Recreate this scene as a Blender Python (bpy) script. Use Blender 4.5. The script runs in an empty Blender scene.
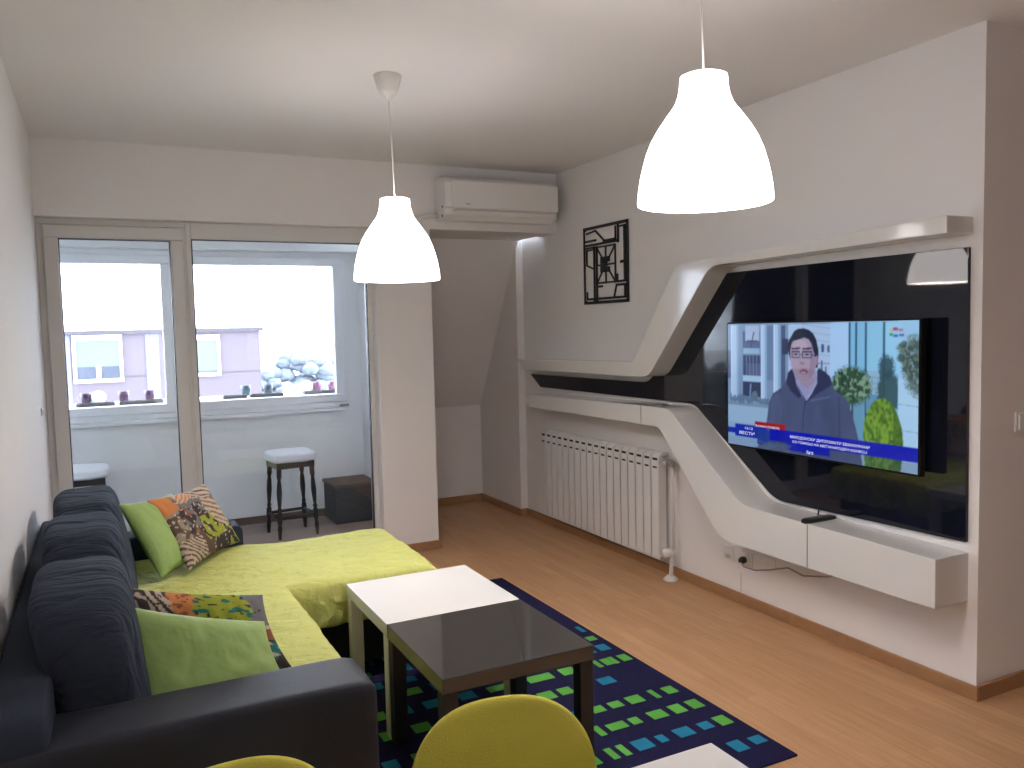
import bpy, bmesh, math, random
import numpy as np
from mathutils import Vector, Matrix, noise
random.seed(7)
sc = bpy.context.scene
COL = sc.collection
PI = math.pi

# ------------------------------------------------------------------ camera
F_PX, YAW, PITCH, ROLL, EYE = 819.3, 0.4646, -0.0687, -0.0235, 1.526
def make_camera():
    cy, sy, cp, sp = math.cos(YAW), math.sin(YAW), math.cos(PITCH), math.sin(PITCH)
    fw = Vector((sy*cp, cy*cp, sp)); r = Vector((cy, -sy, 0)); u = r.cross(fw)
    rr = r*math.cos(ROLL) + u*math.sin(ROLL)
    uu = -r*math.sin(ROLL) + u*math.cos(ROLL)
    cam = bpy.data.cameras.new('camera'); co = bpy.data.objects.new('camera', cam); COL.objects.link(co)
    cam.sensor_fit = 'HORIZONTAL'; cam.sensor_width = 36; cam.lens = F_PX/1024*36
    cam.clip_start = 0.05; cam.clip_end = 600
    m = Matrix((rr, uu, -fw)).transposed().to_4x4(); m.translation = Vector((0, 0, EYE))
    co.matrix_world = m
    sc.camera = co
make_camera()

# ------------------------------------------------------------------ world, exposure
w = bpy.data.worlds.new('overcast_sky'); sc.world = w; w.use_nodes = True
bg = w.node_tree.nodes['Background']
bg.inputs[0].default_value = (0.80, 0.89, 1.0, 1); bg.inputs[1].default_value = 12.0
sc.view_settings.view_transform = 'Standard'; sc.view_settings.look = 'None'
sc.view_settings.gamma = 1; sc.view_settings.exposure = 0.24
sc.view_settings.use_curve_mapping = False
SHADE_EMIT = 6.5      # glowing plastic lampshades
BULB_W = 14.0          # bulb inside each shade

# ------------------------------------------------------------------ materials
def mat(name, col, rough=0.6, metal=0.0, spec=0.5, coat=0.0, noise_amt=0.0, noise_scale=8, bump=0.0, bump_scale=60, bdist=0.01, bstretch=None, emit=None, estr=0):
    m = bpy.data.materials.new(name); m.use_nodes = True
    nt = m.node_tree; b = nt.nodes['Principled BSDF']
    b.inputs['Base Color'].default_value = (*col, 1); b.inputs['Roughness'].default_value = rough
    b.inputs['Metallic'].default_value = metal; b.inputs['Specular IOR Level'].default_value = spec
    b.inputs['Coat Weight'].default_value = coat; b.inputs['Coat Roughness'].default_value = 0.03
    if emit:
        b.inputs['Emission Color'].default_value = (*emit, 1); b.inputs['Emission Strength'].default_value = estr
    tc = None
    if noise_amt or bump:
        tc = nt.nodes.new('ShaderNodeTexCoord')
    if noise_amt:
        n = nt.nodes.new('ShaderNodeTexNoise'); n.inputs['Scale'].default_value = noise_scale; n.inputs['Detail'].default_value = 4
        nt.links.new(tc.outputs['Object'], n.inputs['Vector'])
        mx = nt.nodes.new('ShaderNodeMix'); mx.data_type = 'RGBA'
        mx.inputs[6].default_value = (*[c*(1-noise_amt) for c in col], 1)
        mx.inputs[7].default_value = (*[min(1, c*(1+noise_amt)) for c in col], 1)
        nt.links.new(n.outputs['Fac'], mx.inputs[0]); nt.links.new(mx.outputs[2], b.inputs['Base Color'])
    if bump:
        n = nt.nodes.new('ShaderNodeTexNoise'); n.inputs['Scale'].default_value = bump_scale; n.inputs['Detail'].default_value = 3
        if bstretch:
            mp = nt.nodes.new('ShaderNodeMapping'); mp.inputs['Scale'].default_value = bstretch
            nt.links.new(tc.outputs['Object'], mp.inputs['Vector']); nt.links.new(mp.outputs[0], n.inputs['Vector']); n.inputs['Distortion'].default_value = .8
        else: nt.links.new(tc.outputs['Object'], n.inputs['Vector'])
        bp = nt.nodes.new('ShaderNodeBump'); bp.inputs['Strength'].default_value = bump; bp.inputs['Distance'].default_value = bdist
        nt.links.new(n.outputs['Fac'], bp.inputs['Height']); nt.links.new(bp.outputs['Normal'], b.inputs['Normal'])
    return m

def glass_mat(name, tint=(1, 1, 1), refl_ior=1.5):
    m = bpy.data.materials.new(name); m.use_nodes = True; nt = m.node_tree; nt.nodes.clear()
    o = nt.nodes.new('ShaderNodeOutputMaterial'); mx = nt.nodes.new('ShaderNodeMixShader')
    t = nt.nodes.new('ShaderNodeBsdfTransparent'); g = nt.nodes.new('ShaderNodeBsdfGlossy'); f = nt.nodes.new('ShaderNodeFresnel')
    t.inputs[0].default_value = (*tint, 1); g.inputs['Roughness'].default_value = 0.0; f.inputs[0].default_value = refl_ior
    nt.links.new(f.outputs[0], mx.inputs[0]); nt.links.new(t.outputs[0], mx.inputs[1]); nt.links.new(g.outputs[0], mx.inputs[2])
    nt.links.new(mx.outputs[0], o.inputs[0]); return m

def floor_mat():
    m = bpy.data.materials.new('oak_laminate'); m.use_nodes = True; nt = m.node_tree; b = nt.nodes['Principled BSDF']
    L = nt.links.new
    tc = nt.nodes.new('ShaderNodeTexCoord'); mp = nt.nodes.new('ShaderNodeMapping'); mp.inputs['Rotation'].default_value = (0, 0, PI/2)
    L(tc.outputs['Object'], mp.inputs['Vector'])
    br = nt.nodes.new('ShaderNodeTexBrick'); br.offset = 0.37; br.inputs['Scale'].default_value = 1
    br.inputs['Brick Width'].default_value = 0.62; br.inputs['Row Height'].default_value = 0.065; br.inputs['Mortar Size'].default_value = 0.0007
    br.inputs['Mortar Smooth'].default_value = 0.3; br.inputs['Bias'].default_value = 0.1
    br.inputs['Color1'].default_value = (0.475, 0.275, 0.140, 1); br.inputs['Color2'].default_value = (0.54, 0.322, 0.168, 1)
    br.inputs['Mortar'].default_value = (0.40, 0.215, 0.105, 1)
    L(mp.outputs[0], br.inputs['Vector'])
    mp2 = nt.nodes.new('ShaderNodeMapping'); mp2.inputs['Scale'].default_value = (28, 1.6, 1); L(tc.outputs['Object'], mp2.inputs['Vector'])
    n = nt.nodes.new('ShaderNodeTexNoise'); n.inputs['Scale'].default_value = 2.2; n.inputs['Detail'].default_value = 6; L(mp2.outputs[0], n.inputs['Vector'])
    cr = nt.nodes.new('ShaderNodeValToRGB'); cr.color_ramp.elements[0].position = 0.3; cr.color_ramp.elements[0].color = (0.86, 0.83, 0.81, 1)
    cr.color_ramp.elements[1].position = 0.7; cr.color_ramp.elements[1].color = (1.05, 1.03, 1.02, 1); L(n.outputs['Fac'], cr.inputs[0])
    mx = nt.nodes.new('ShaderNodeMix'); mx.data_type = 'RGBA'; mx.blend_type = 'MULTIPLY'; mx.inputs[0].default_value = 1
    L(br.outputs['Color'], mx.inputs[6]); L(cr.outputs[0], mx.inputs[7]); L(mx.outputs[2], b.inputs['Base Color'])
    b.inputs['Roughness'].default_value = 0.42; b.inputs['Specular IOR Level'].default_value = 0.35
    return m

def print_mat(name):
    m = bpy.data.materials.new(name); m.use_nodes = True; nt = m.node_tree; b = nt.nodes['Principled BSDF']
    c = nt.nodes.new('ShaderNodeVertexColor'); c.layer_name = 'print'; nt.links.new(c.outputs[0], b.inputs['Base Color'])
    b.inputs['Roughness'].default_value = .85; b.inputs['Specular IOR Level'].default_value = .2; return m

M = dict(
    wall=mat('white_plaster', (0.84, 0.82, 0.82), 0.75, noise_amt=0.015, noise_scale=3, bump=0.05, bump_scale=40),
    ceil=mat('ceiling_paint', (0.83, 0.815, 0.81), 0.85, noise_amt=0.01, noise_scale=3),
    floor=floor_mat(),
    skirt=mat('wood_skirting', (0.36, 0.19, 0.09), 0.45, noise_amt=0.2, noise_scale=14),
    pvc=mat('white_plastic_frame', (0.72, 0.71, 0.70), 0.35),
    pvc_out=mat('white_frame_outdoor', (0.86, 0.87, 0.88), 0.35),
    gasket=mat('black_gasket', (0.03, 0.035, 0.045), 0.5),
    glass=glass_mat('window_glass', (0.975, 0.985, 1.0)),
    gloss_white=mat('white_lacquer', (0.77, 0.76, 0.75), 0.10, spec=0.5, coat=0.3),
    gloss_black=mat('black_glass_panel', (0.007, 0.009, 0.017), 0.03, spec=0.5),
    black=mat('black_plastic', (0.012, 0.012, 0.014), 0.35),
    tvside=mat('television_case', (0.003, 0.003, 0.004), 0.6, spec=.2),
    metal_black=mat('black_metal', (0.018, 0.018, 0.022), 0.45),
    rad=mat('radiator_enamel', (0.78, 0.77, 0.76), 0.3),
    dark=mat('dark_gap', (0.03, 0.028, 0.027), 0.8),
    chrome=mat('valve_metal', (0.45, 0.44, 0.42), 0.3, metal=0.8),
    plastic=mat('white_plastic', (0.80, 0.79, 0.77), 0.35),
    ac=mat('air_conditioner_plastic', (0.82, 0.81, 0.80), 0.35),
    grey=mat('grey_plastic', (0.30, 0.30, 0.31), 0.4),
    sofa=mat('slate_fabric', (0.028, 0.036, 0.056), 0.9, noise_amt=0.25, noise_scale=5, bump=0.25, bump_scale=220, spec=0.2),
    sofa_cush=mat('slate_cushion_fabric', (0.028, 0.036, 0.056), 0.9, noise_amt=0.2, noise_scale=5, bump=0.9, bump_scale=1, bdist=.035, bstretch=(5, 26, 7), spec=0.2),
    sofa_dark=mat('black_sofa_base', (0.016, 0.016, 0.02), 0.85, spec=0.2),
    sofa_arm=mat('charcoal_leatherette', (0.018, 0.022, 0.034), 0.6, noise_amt=0.1, bump=0.1, bump_scale=150, spec=0.35),
    quilt=mat('lime_quilt', (0.51, 0.53, 0.165), 0.85, noise_amt=0.06, noise_scale=6, bump=0.6, bump_scale=1, bdist=.03, bstretch=(14, 22, 10), spec=0.25),
    green=mat('green_satin', (0.26, 0.38, 0.12), 0.6, noise_amt=0.08, noise_scale=7, bump=0.5, bump_scale=9, bdist=.03, spec=0.3),
    chair=mat('lime_upholstery', (0.57, 0.53, 0.09), 0.9, noise_amt=0.08, noise_scale=9, bump=0.25, bump_scale=300, spec=0.15),
    table_w=mat('white_tabletop', (0.88, 0.875, 0.86), 0.07, coat=0.3),
    table_wleg=mat('white_table_foil', (0.72, 0.70, 0.60), 0.4),
    table_b=mat('black_brown_tabletop', (0.030, 0.028, 0.027), 0.06, spec=0.75, coat=0.6),
    table_bleg=mat('black_brown_foil', (0.013, 0.012, 0.012), 0.35),
    shade=mat('glowing_lampshade', (0.9, 0.88, 0.85), 0.4, emit=(1.0, 0.93, 0.91), estr=SHADE_EMIT),
    rug=mat('navy_rug', (0.014, 0.013, 0.052), 0.95, bump=0.4, bump_scale=260, spec=0.1),
    rug_g=mat('green_rug_block', (0.11, 0.38, 0.065), 0.95, bump=0.4, bump_scale=260, spec=0.1),
    rug_t=mat('teal_rug_block', (0.02, 0.20, 0.34), 0.95, bump=0.4, bump_scale=260, spec=0.1),
    tile=mat('balcony_tile', (0.27, 0.20, 0.17), 0.4, noise_amt=0.15, noise_scale=3),
    bal=mat('balcony_plaster', (0.86, 0.87, 0.86), 0.7, noise_amt=0.02),
    stoolw=mat('dark_turned_wood', (0.022, 0.014, 0.012), 0.35),
    stoolf=mat('white_seat_fabric', (0.78, 0.78, 0.80), 0.8, bump=0.2, bump_scale=80),
    boxw=mat('brown_box_wood', (0.13, 0.085, 0.06), 0.6, noise_amt=0.2),
    boxd=mat('dark_box_side', (0.05, 0.042, 0.04), 0.6),
    brick=mat('pinkish_render', (0.084, 0.068, 0.080), 0.9, noise_amt=0.05, noise_scale=0.5),
    refl_strip=mat('painted_window_reflection', (0.11, 0.11, 0.15), 0.9),
    roof=mat('roof_edge', (0.045, 0.038, 0.048), 0.8),
    extwhite=mat('exterior_white', (0.5, 0.5, 0.5), 0.6),
    shutter=mat('roller_shutter', (0.075, 0.098, 0.105), 0.6),
    extglass=mat('exterior_pane', (0.035, 0.043, 0.062), 0.15),
    leaf=mat('haze_tinted_foliage', (0.12, 0.14, 0.165), 0.9, noise_amt=0.35, noise_scale=0.4),  # blue-grey of distant haze is mixed into the leaf colour
    ground=mat('far_ground', (0.42, 0.42, 0.40), 0.95, noise_amt=0.2, noise_scale=0.1),
    plum=mat('plum_glass', (0.045, 0.010, 0.045), 0.2), pinkg=mat('pink_glass', (0.17, 0.055, 0.11), 0.2),
    teal=mat('teal_glass', (0.025, 0.055, 0.075), 0.2), pearl=mat('white_globe', (0.8, 0.8, 0.78), 0.3),
)
def emis(name, col, s=1.0):
    m = bpy.data.materials.new(name); m.use_nodes = True; nt = m.node_tree; nt.nodes.clear()
    o = nt.nodes.new('ShaderNodeOutputMaterial'); e = nt.nodes.new('ShaderNodeEmission')
    e.inputs[0].default_value = (*col, 1); e.inputs[1].default_value = s; nt.links.new(e.outputs[0], o.inputs[0]); return m
M['txt'] = emis('caption_white', (0.82, 0.86, 0.98), 0.8)

# ------------------------------------------------------------------ mesh helpers
class MB:
    def __init__(s): s.v = []; s.f = []; s.m = []; s.sm = []
    def add(s, vs, fs, mi=0, smooth=False):
        o = len(s.v); s.v += [tuple(a) for a in vs]
        for f in fs: s.f.append([i+o for i in f]); s.m.append(mi); s.sm.append(smooth)
        return s
    def box(s, x0, x1, y0, y1, z0, z1, mi=0):
        v = [(x, y, z) for x in (x0, x1) for y in (y0, y1) for z in (z0, z1)]
        return s.add(v, [(0, 1, 3, 2), (4, 6, 7, 5), (0, 4, 5, 1), (2, 3, 7, 6), (0, 2, 6, 4), (1, 5, 7, 3)], mi)
    def prism(s, pts, axis, a, b, mi=0):
        """pts in the two other axes (cyclic order x,y,z without axis), extruded from a to b"""
        def P(p, t): return {'x': (t, p[0], p[1]), 'y': (p[0], t, p[1]), 'z': (p[0], p[1], t)}[axis]
        n = len(pts); v = [P(p, a) for p in pts] + [P(p, b) for p in pts]
        f = [tuple(range(n))[::-1], tuple(range(n, 2*n))] + [(i, (i+1) % n, n+(i+1) % n, n+i) for i in range(n)]
        return s.add(v, f, mi)
    def tube(s, path, r, n=10, mi=0, caps=True):
        path = [Vector(p) for p in path]; rs = r if isinstance(r, (list, tuple)) else [r]*len(path)
        vs = []; up = Vector((0.12, 0.31, 0.94)); prev = None
        for i, p in enumerate(path):
            d = (path[min(i+1, len(path)-1)]-path[max(i-1, 0)]).normalized()
            if prev is None:
                a = d.cross(up).normalized()
                if a.length < .1: a = d.cross(Vector((1, 0, 0))).normalized()
            else: a = (prev-d*prev.dot(d)).normalized()
            prev = a; b = d.cross(a)
            for k in range(n):
                t = 2*PI*k/n; vs.append(p+(a*math.cos(t)+b*math.sin(t))*rs[i])
        fs = [(i*n+k, i*n+(k+1) % n, (i+1)*n+(k+1) % n, (i+1)*n+k) for i in range(len(path)-1) for k in range(n)]
        if caps: fs += [tuple(range(n))[::-1], tuple(range((len(path)-1)*n, len(path)*n))]
        return s.add(vs, fs, mi, True)
    def lathe(s, prof, c=(0, 0, 0), n=24, mi=0, axis='z', cap=True):
        vs = []
        for (r, h) in prof:
            for k in range(n):
                t = 2*PI*k/n; a, b = r*math.cos(t), r*math.sin(t)
                p = {'z': (a, b, h), 'y': (a, h, b), 'x': (h, a, b)}[axis]; vs.append((p[0]+c[0], p[1]+c[1], p[2]+c[2]))
        m = len(prof)
        fs = [(i*n+k, i*n+(k+1) % n, (i+1)*n+(k+1) % n, (i+1)*n+k) for i in range(m-1) for k in range(n)]
        if cap: fs += [tuple(range(n))[::-1], tuple(range((m-1)*n, m*n))]
        return s.add(vs, fs, mi, True)
    def build(s, name, mats, parent=None, bevel=0, seg=2, loc=None):
        me = bpy.data.meshes.new(name)
        off = Vector((0, 0, 0))
        if parent is not None and loc is None:
            off = world_loc(parent)
        elif loc is not None and parent is None: off = Vector(loc)
        me.from_pydata([tuple(Vector(v)-off) for v in s.v], [], s.f)
        for m in (mats if isinstance(mats, (list, tuple)) else [mats]): me.materials.append(m)
        me.polygons.foreach_set('material_index', s.m); me.polygons.foreach_set('use_smooth', s.sm)
        bm = bmesh.new(); bm.from_mesh(me); bmesh.ops.recalc_face_normals(bm, faces=bm.faces); bm.to_mesh(me); bm.free()
        o = bpy.data.objects.new(name, me); COL.objects.link(o)
        if parent is not None: o.parent = parent
        elif loc is not None: o.location = loc
        if bevel:
            b = o.modifiers.new('bevel', 'BEVEL'); b.width = bevel; b.segments = seg; b.limit_method = 'ANGLE'; b.angle_limit = math.radians(40)
        return o
def world_loc(o):
    l = Vector(o.location)
    while o.parent is not None:
        o = o.parent; l = l+Vector(o.location)
    return l
def tag(o, label, cat, group=None, kind=None):
    o['label'] = label; o['category'] = cat
    if group: o['group'] = group
    if kind: o['kind'] = kind
    return o
def thing(name, loc, label, cat, group=None, rz=0):
    o = bpy.data.objects.new(name, None); COL.objects.link(o); o.location = loc; o.rotation_euler = (0, 0, rz)
    o.empty_display_size = 0.1
    return tag(o, label, cat, group)
def struct(name, mb, m, bevel=0, parent=None):
    o = mb.build(name, m, parent, bevel)
    if parent is None: o['kind'] = 'structure'
    return o
def struct_empty(name, loc):
    o = bpy.data.objects.new(name, None); COL.objects.link(o); o.location = loc; o['kind'] = 'structure'; return o
def copy_tree(o, parent=None):
    c = o.copy(); COL.objects.link(c); c.parent = parent
    for ch in [x for x in bpy.data.objects if x.parent == o]: copy_tree(ch, c)
    return c
def fillet(pts, n=10):
    """pts: (a, b, radius); returns rounded polyline"""
    out = []; N = len(pts)
    for i, (a, b, r) in enumerate(pts):
        if r == 0 or i in (0, N-1): out.append((a, b)); continue
        p = Vector((a, b)); q0 = Vector(pts[i-1][:2]); q1 = Vector(pts[i+1][:2])
        d0 = (q0-p).normalized(); d1 = (q1-p).normalized()
        ang = d0.angle(d1); t = min(r/math.tan(ang/2), (q0-p).length*.49, (q1-p).length*.49)
        s, e = p+d0*t, p+d1*t
        for k in range(n+1):
            u = k/n; out.append(tuple(s*(1-u)**2+p*2*u*(1-u)+e*u*u))
    return out
def softbox(mb, c, s, n=14, k=6, disp=None, mi=0, rot=None):
    """superellipsoid box, half sizes s"""
    idx = {}; vs = []; fs = []
    def V(p):
        key = tuple(round(q, 5) for q in p)
        if key not in idx:
            idx[key] = len(vs)
            x, y, z = p; L = (abs(x)**k+abs(y)**k+abs(z)**k)**(1/k)
            q = Vector((x/L*s[0], y/L*s[1], z/L*s[2]))
            if disp: q = disp(q, Vector((x, y, z)))
            if rot: q = rot @ q
            vs.append(q+Vector(c))
        return idx[key]
    for ax in range(3):
        for sg in (-1, 1):
            for i in range(n):
                for j in range(n):
                    q = []
                    for (a, b) in ((i, j), (i+1, j), (i+1, j+1), (i, j+1)):
                        u, v = -1+2*a/n, -1+2*b/n
                        p = [0, 0, 0]; p[ax] = sg; p[(ax+1) % 3] = u; p[(ax+2) % 3] = v; q.append(V(tuple(p)))
                    fs.append(q if sg > 0 else q[::-1])
    mb.add(vs, fs, mi, True); return mb
def nz(x, y, z): return noise.noise(Vector((x, y, z)))

# ================================================================== ROOM SHELL
XL, XR, YB, H = -0.29, 3.05, 5.29, 2.64
YG = 5.38           # balcony glazing plane
YC = 2.02            # near corner of the television wall
YO = 6.75           # outer balcony wall
struct('floor', MB().box(XL-.2, 6.2, -2.6, 5.36, -.15, 0).box(2.0, 3.3, 5.36, 6.75, -.15, 0), M['floor'])
struct('floor_balcony', MB().box(-1.1, 2.0, 5.36, 6.75, -.15, -.002), M['tile'])
struct('ceiling', MB().box(XL-.2, 6.2, -2.6, 5.6, H, H+.15), M['ceil'])
struct('wall_left', MB().box(XL-.15, XL, -2.6, YG+.06, 0, H), M['wall'])
struct('wall_right', MB().box(XR, XR+.2, YC, 5.85, 0, H), M['wall'])
struct('wall_right_pier', MB().box(2.99, XR+.2, 5.85, 6.75, 0, H), M['wall'])
struct('wall_right_return', MB().box(XR+.2, 6.2, YC, YC+.2, 0, H), M['wall'])
struct('wall_front', MB().box(XL-.15, 6.2, -2.75, -2.6, 0, H), M['wall'])
struct('wall_right_far', MB().box(6.05, 6.2, -2.6, YC, 0, H), M['wall'])
# beam above glazing and alcove
struct('wall_back_beam', MB().box(XL, XR, YB, YG+.14, 2.21, H), M['wall'])
struct('wall_back_soffit', MB().box(2.05, 3.0, YG+.14, 5.83, 2.21, 2.33), M['wall'])
# mansard slope and knee wall of the alcove
struct('wall_back_slope', MB().prism([(5.82, 2.215), (5.9, 2.3), (6.76, .90), (6.6, .85)], 'x', 2.05, 3.0), M['wall'])
struct('wall_back_knee', MB().box(2.05, 3.0, 6.6, 6.75, 0, .855), M['wall'])
struct('wall_back_column', MB().box(1.66, 2.05, YB, YG+.12, 0, 2.21).box(1.96, 2.05, YG+.12, YO, 0, 2.3), M['wall'])
# balcony
struct('wall_balcony_parapet', MB().box(-1.1, 1.96, YO, YO+.14, 0, .90), M['bal'])
struct('wall_balcony_lintel', MB().box(-1.1, 1.96, YO, YO+.14, 2.17, 2.5), M['bal'])
struct('wall_balcony_pier', MB().box(1.85, 1.96, YO-.002, YO+.14, .90, 2.17), M['bal'])
struct('wall_balcony_left', MB().box(-1.2, -1.1, YG, YO+.14, 0, 2.5).box(-1.1, XL, YG+.06, YG+.12, 0, 2.5), M['bal'])
struct('ceiling_balcony', MB().box(-1.1, 1.96, YG+.12, YO, 2.33, 2.5), M['bal'])
# skirting boards
sk = .058; th = .016
struct('baseboard_right', MB().box(XR-th, XR, YC-th, 5.85, 0, sk), M['skirt'], .003)
struct('baseboard_return', MB().box(XR, 6.05, YC-th, YC, 0, sk+.004), M['skirt'], .003)
struct('baseboard_alcove', MB().box(2.05, 2.99, 6.6-th, 6.6, 0, sk).box(2.99-th, 2.99, 5.85-th, 6.6-th, 0, sk).box(2.99, XR-th, 5.85-th, 5.85, 0, sk), M['skirt'], .003)
struct('baseboard_column', MB().box(1.66, 2.05+th, YB-th, YB, 0, sk).box(2.05, 2.05+th, YB, 6.6-th, 0, sk), M['skirt'], .003)
struct('baseboard_balcony', MB().box(-1.1, 1.96, YO-.012, YO, 0, .06), M['boxw'])

# ---- inner glazing: door sash at left, fixed pane at right
def ring(mb, x0, x1, z0, z1, wd, y0, y1, mi=0):
    mb.box(x0, x1, y0, y1, z1-wd, z1, mi).box(x0, x1, y0, y1, z0, z0+wd, mi)
    mb.box(x0, x0+wd, y0, y1, z0+wd, z1-wd, mi).box(x1-wd, x1, y0, y1, z0+wd, z1-wd, mi); return mb
d1 = struct_empty('door_1', (.11, YG, 0))
o = MB(); ring(o, XL, .50, 0, 2.21, .035, YG, YG+.07); o.build('door_frame', M['pvc'], d1, .004)
o = MB(); ring(o, XL+.033, .485, .035, 2.172, .075, YG-.022, YG+.05); o.build('door_sash', M['pvc'], d1, .006)
o = MB(); ring(o, XL+.106, .412, .108, 2.099, .007, YG-.006, YG+.03); o.build('gasket', M['gasket'], d1)
MB().box(XL+.11, .408, YG+.008, YG+.014, .112, 2.095).build('pane', M['glass'], d1)
w1 = struct_empty('window_1', (1.08, YG, 0))
o = MB(); o.box(.50, .53, YG, YG+.07, 0, 2.21).box(1.625, 1.66, YG, YG+.07, 0, 2.21).box(.53, 1.625, YG, YG+.07, 2.11, 2.21).box(.53, 1.625, YG, YG+.07, 0, .10)
o.build('window_frame', M['pvc'], w1, .004)
o = MB(); ring(o, .53, 1.627, .10, 2.112, .007, YG+.01, YG+.04); o.build('gasket', M['gasket'], w1)
MB().box(.537, 1.62, YG+.02, YG+.026, .107, 2.105).build('pane', M['glass'], w1)

# ---- outer window of the balcony
w2 = struct_empty('window_2', (.4, YO, .9))
o = MB()
o.box(-1.1, 1.85, YO, YO+.07, .90, .945).box(-1.1, 1.85, YO, YO+.07, 2.13, 2.17).box(1.81, 1.85, YO, YO+.07, .945, 2.13).box(-1.1, -1.06, YO, YO+.07, .945, 2.13).box(.50, .60, YO, YO+.07, .945, 2.13)
o.build('window_frame', M['pvc_out'], w2, .004)
for (a, b) in ((-1.06, .50), (.60, 1.81)):
    o = MB(); ring(o, a, b, .945, 2.13, .065, YO-.02, YO+.05); s_ = o.build('sash', M['pvc_out'], w2, .005)
    MB().box(a+.06, b-.06, YO+.01, YO+.016, 1.0, 2.07).build('pane', M['glass'], s_)
MB().box(-1.1, 1.80, YO-.05, YO, .872, .90).build('window_sill', M['pvc_out'], w2, .004)
MB().box(1.76, 1.84, YO-.035, YO-.021, .905, .925).build('hinge', M['grey'], w2, .003)
w2s = MB(); w2s.box(-1.1, 1.96, YO-.10, YO, 2.175, 2.30)
w2s.build('shutter_box', M['bal'], w2, .006)

# ================================================================== OUTSIDE
# ledge of the balcony rail with its row of cups
tag(MB().box(-1.3, 2.4, YO+.20, YO+.50, .99, 1.012).build('balcony_ledge', M['extwhite'], None, .006), 'white ledge outside the balcony window carrying small glass cups', 'ledge')
struct('wall_outer_facade', MB().box(-1.3, 2.4, YO+.24, YO+.46, -3, .99), M['extwhite'])
cup_prof = [(.001, 0), (.026, 0), (.034, .012), (.037, .05), (.039, .085), (.035, .085), (.033, .02), (.001, .014)]
def cup(x, m, label, cat='cup', group='cups on the balcony ledge'):
    t = MB().lathe(cup_prof, (x, YO+.35, 1.012), 18, cap=False).build('candle_cup', M[m], None, loc=(x, YO+.35, 1.012)); tag(t, label, cat, group)
cup(-.115, 'plum', 'dark plum glass cup on the balcony ledge, beside the left white globe')
cup(.148, 'plum', 'plum glass cup on the ledge under the right end of the far left house window')
cup(.335, 'plum', 'plum glass cup on the ledge nearest the thick white mullion, on its left')
cup(1.071, 'teal', 'leftmost of the two teal glass cups on the balcony ledge')
cup(1.252, 'teal', 'right one of the two teal glass cups on the balcony ledge')
cup(1.665, 'pinkg', 'pale pink glass cup right of the right white globe on the ledge')
cup(1.80, 'pinkg', 'pale pink glass cup at the far right end of the balcony ledge')
globe = [(.001, 0), (.03, 0)]+[(.055*math.sin(PI*(.2+.8*i/10))+.001, .05-.05*math.cos(PI*(.2+.8*i/10))-.0) for i in range(11)]
for x, l in ((-.028, 'white glass globe on the balcony ledge between plum cups'), (1.575, 'white glass globe on the balcony ledge left of the pink cups')):
    tag(MB().lathe(globe, (x, YO+.35, 1.012), 20).build('glass_globe', M['pearl'], None, loc=(x, YO+.35, 1.012)), l, 'globe')
for (a, b, l) in ((-.18, .08, 'long dark planter tray behind the left balcony pane, left of the gap'), (.11, .42, 'long dark planter tray behind the left balcony pane, near the mullion'),
               (.86, 1.04, 'short dark planter tray under the left teal cup'), (1.07, 1.33, 'dark planter tray under the right teal cup'), (1.5, 1.80, 'dark planter tray below the pink cups')):
    t = MB(); y0 = YO+.09
    t.box(a, b, y0, y0+.09, 1.012, 1.018); t.box(a, b, y0, y0+.008, 1.018, 1.036).box(a, b, y0+.082, y0+.09, 1.018, 1.036).box(a, a+.008, y0+.008, y0+.082, 1.018, 1.036).box(b-.008, b, y0+.008, y0+.082, 1.018, 1.036)
    tag(t.build('planter_tray', M['boxd'], None, .002, loc=((a+b)/2, y0+.045, 1.012)), l, 'planter')
struct('trim_outer_sill', MB().box(-1.3, 2.0, YO+.071, YO+.20, .93, 1.0115), M['extwhite'])

# neighbouring building
BY = 30.
bl = thing('apartment_building', (-1, BY, -12), 'pinkish apartment building with flat roof seen through the balcony window', 'building')
MB().box(-12, 5.08, BY, BY+12, -12, 1.62).build('wall', M['brick'], bl)
MB().box(-12.1, 5.2, BY-.12, BY+12.1, 1.62, 1.75).build('roof_slab', M['roof'], bl)
MB().box(-12, 5.09, BY-.02, BY, .20, .225).build('string_course', M['roof'], bl)
for (a, b) in ((-1.16, -.86), (1.36, 1.78)): MB().box(a, b, BY-.03, BY, -2.5, 1.61).build('reflection_strip', M['refl_strip'], bl)  # pale strips put window reflections into the facade colour
def ext_window(x0, x1, z0, z1, split):
    f = MB(); y = BY
    f.box(x0, x1, y-.10, y, z1-.18, z1); f.box(x0, x1, y-.10, y, z0, z0+.12); f.box(x0, x0+.1, y-.1, y, z0+.12, z1-.18).box(x1-.1, x1, y-.1, y, z0+.12, z1-.18)
    if split: f.box((x0+x1)/2-.07, (x0+x1)/2+.07, y-.1, y, z0+.12, z0+.55)
    fo = f.build('window', M['extwhite'], bl)
    MB().box(x0+.1, x1-.1, y-.05, y-.02, z0+(.52 if split else .2), z1-.18).build('shutter', M['shutter'], fo)
    MB().box(x0+.1, x1-.1, y-.04, y-.01, z0+.12, z0+(.52 if split else .2)).build('pane', M['extglass'], fo)
ext_window(-.80, .66, .05, 1.60, True)
ext_window(2.3, 3.72, .10, 1.52, False)
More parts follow.
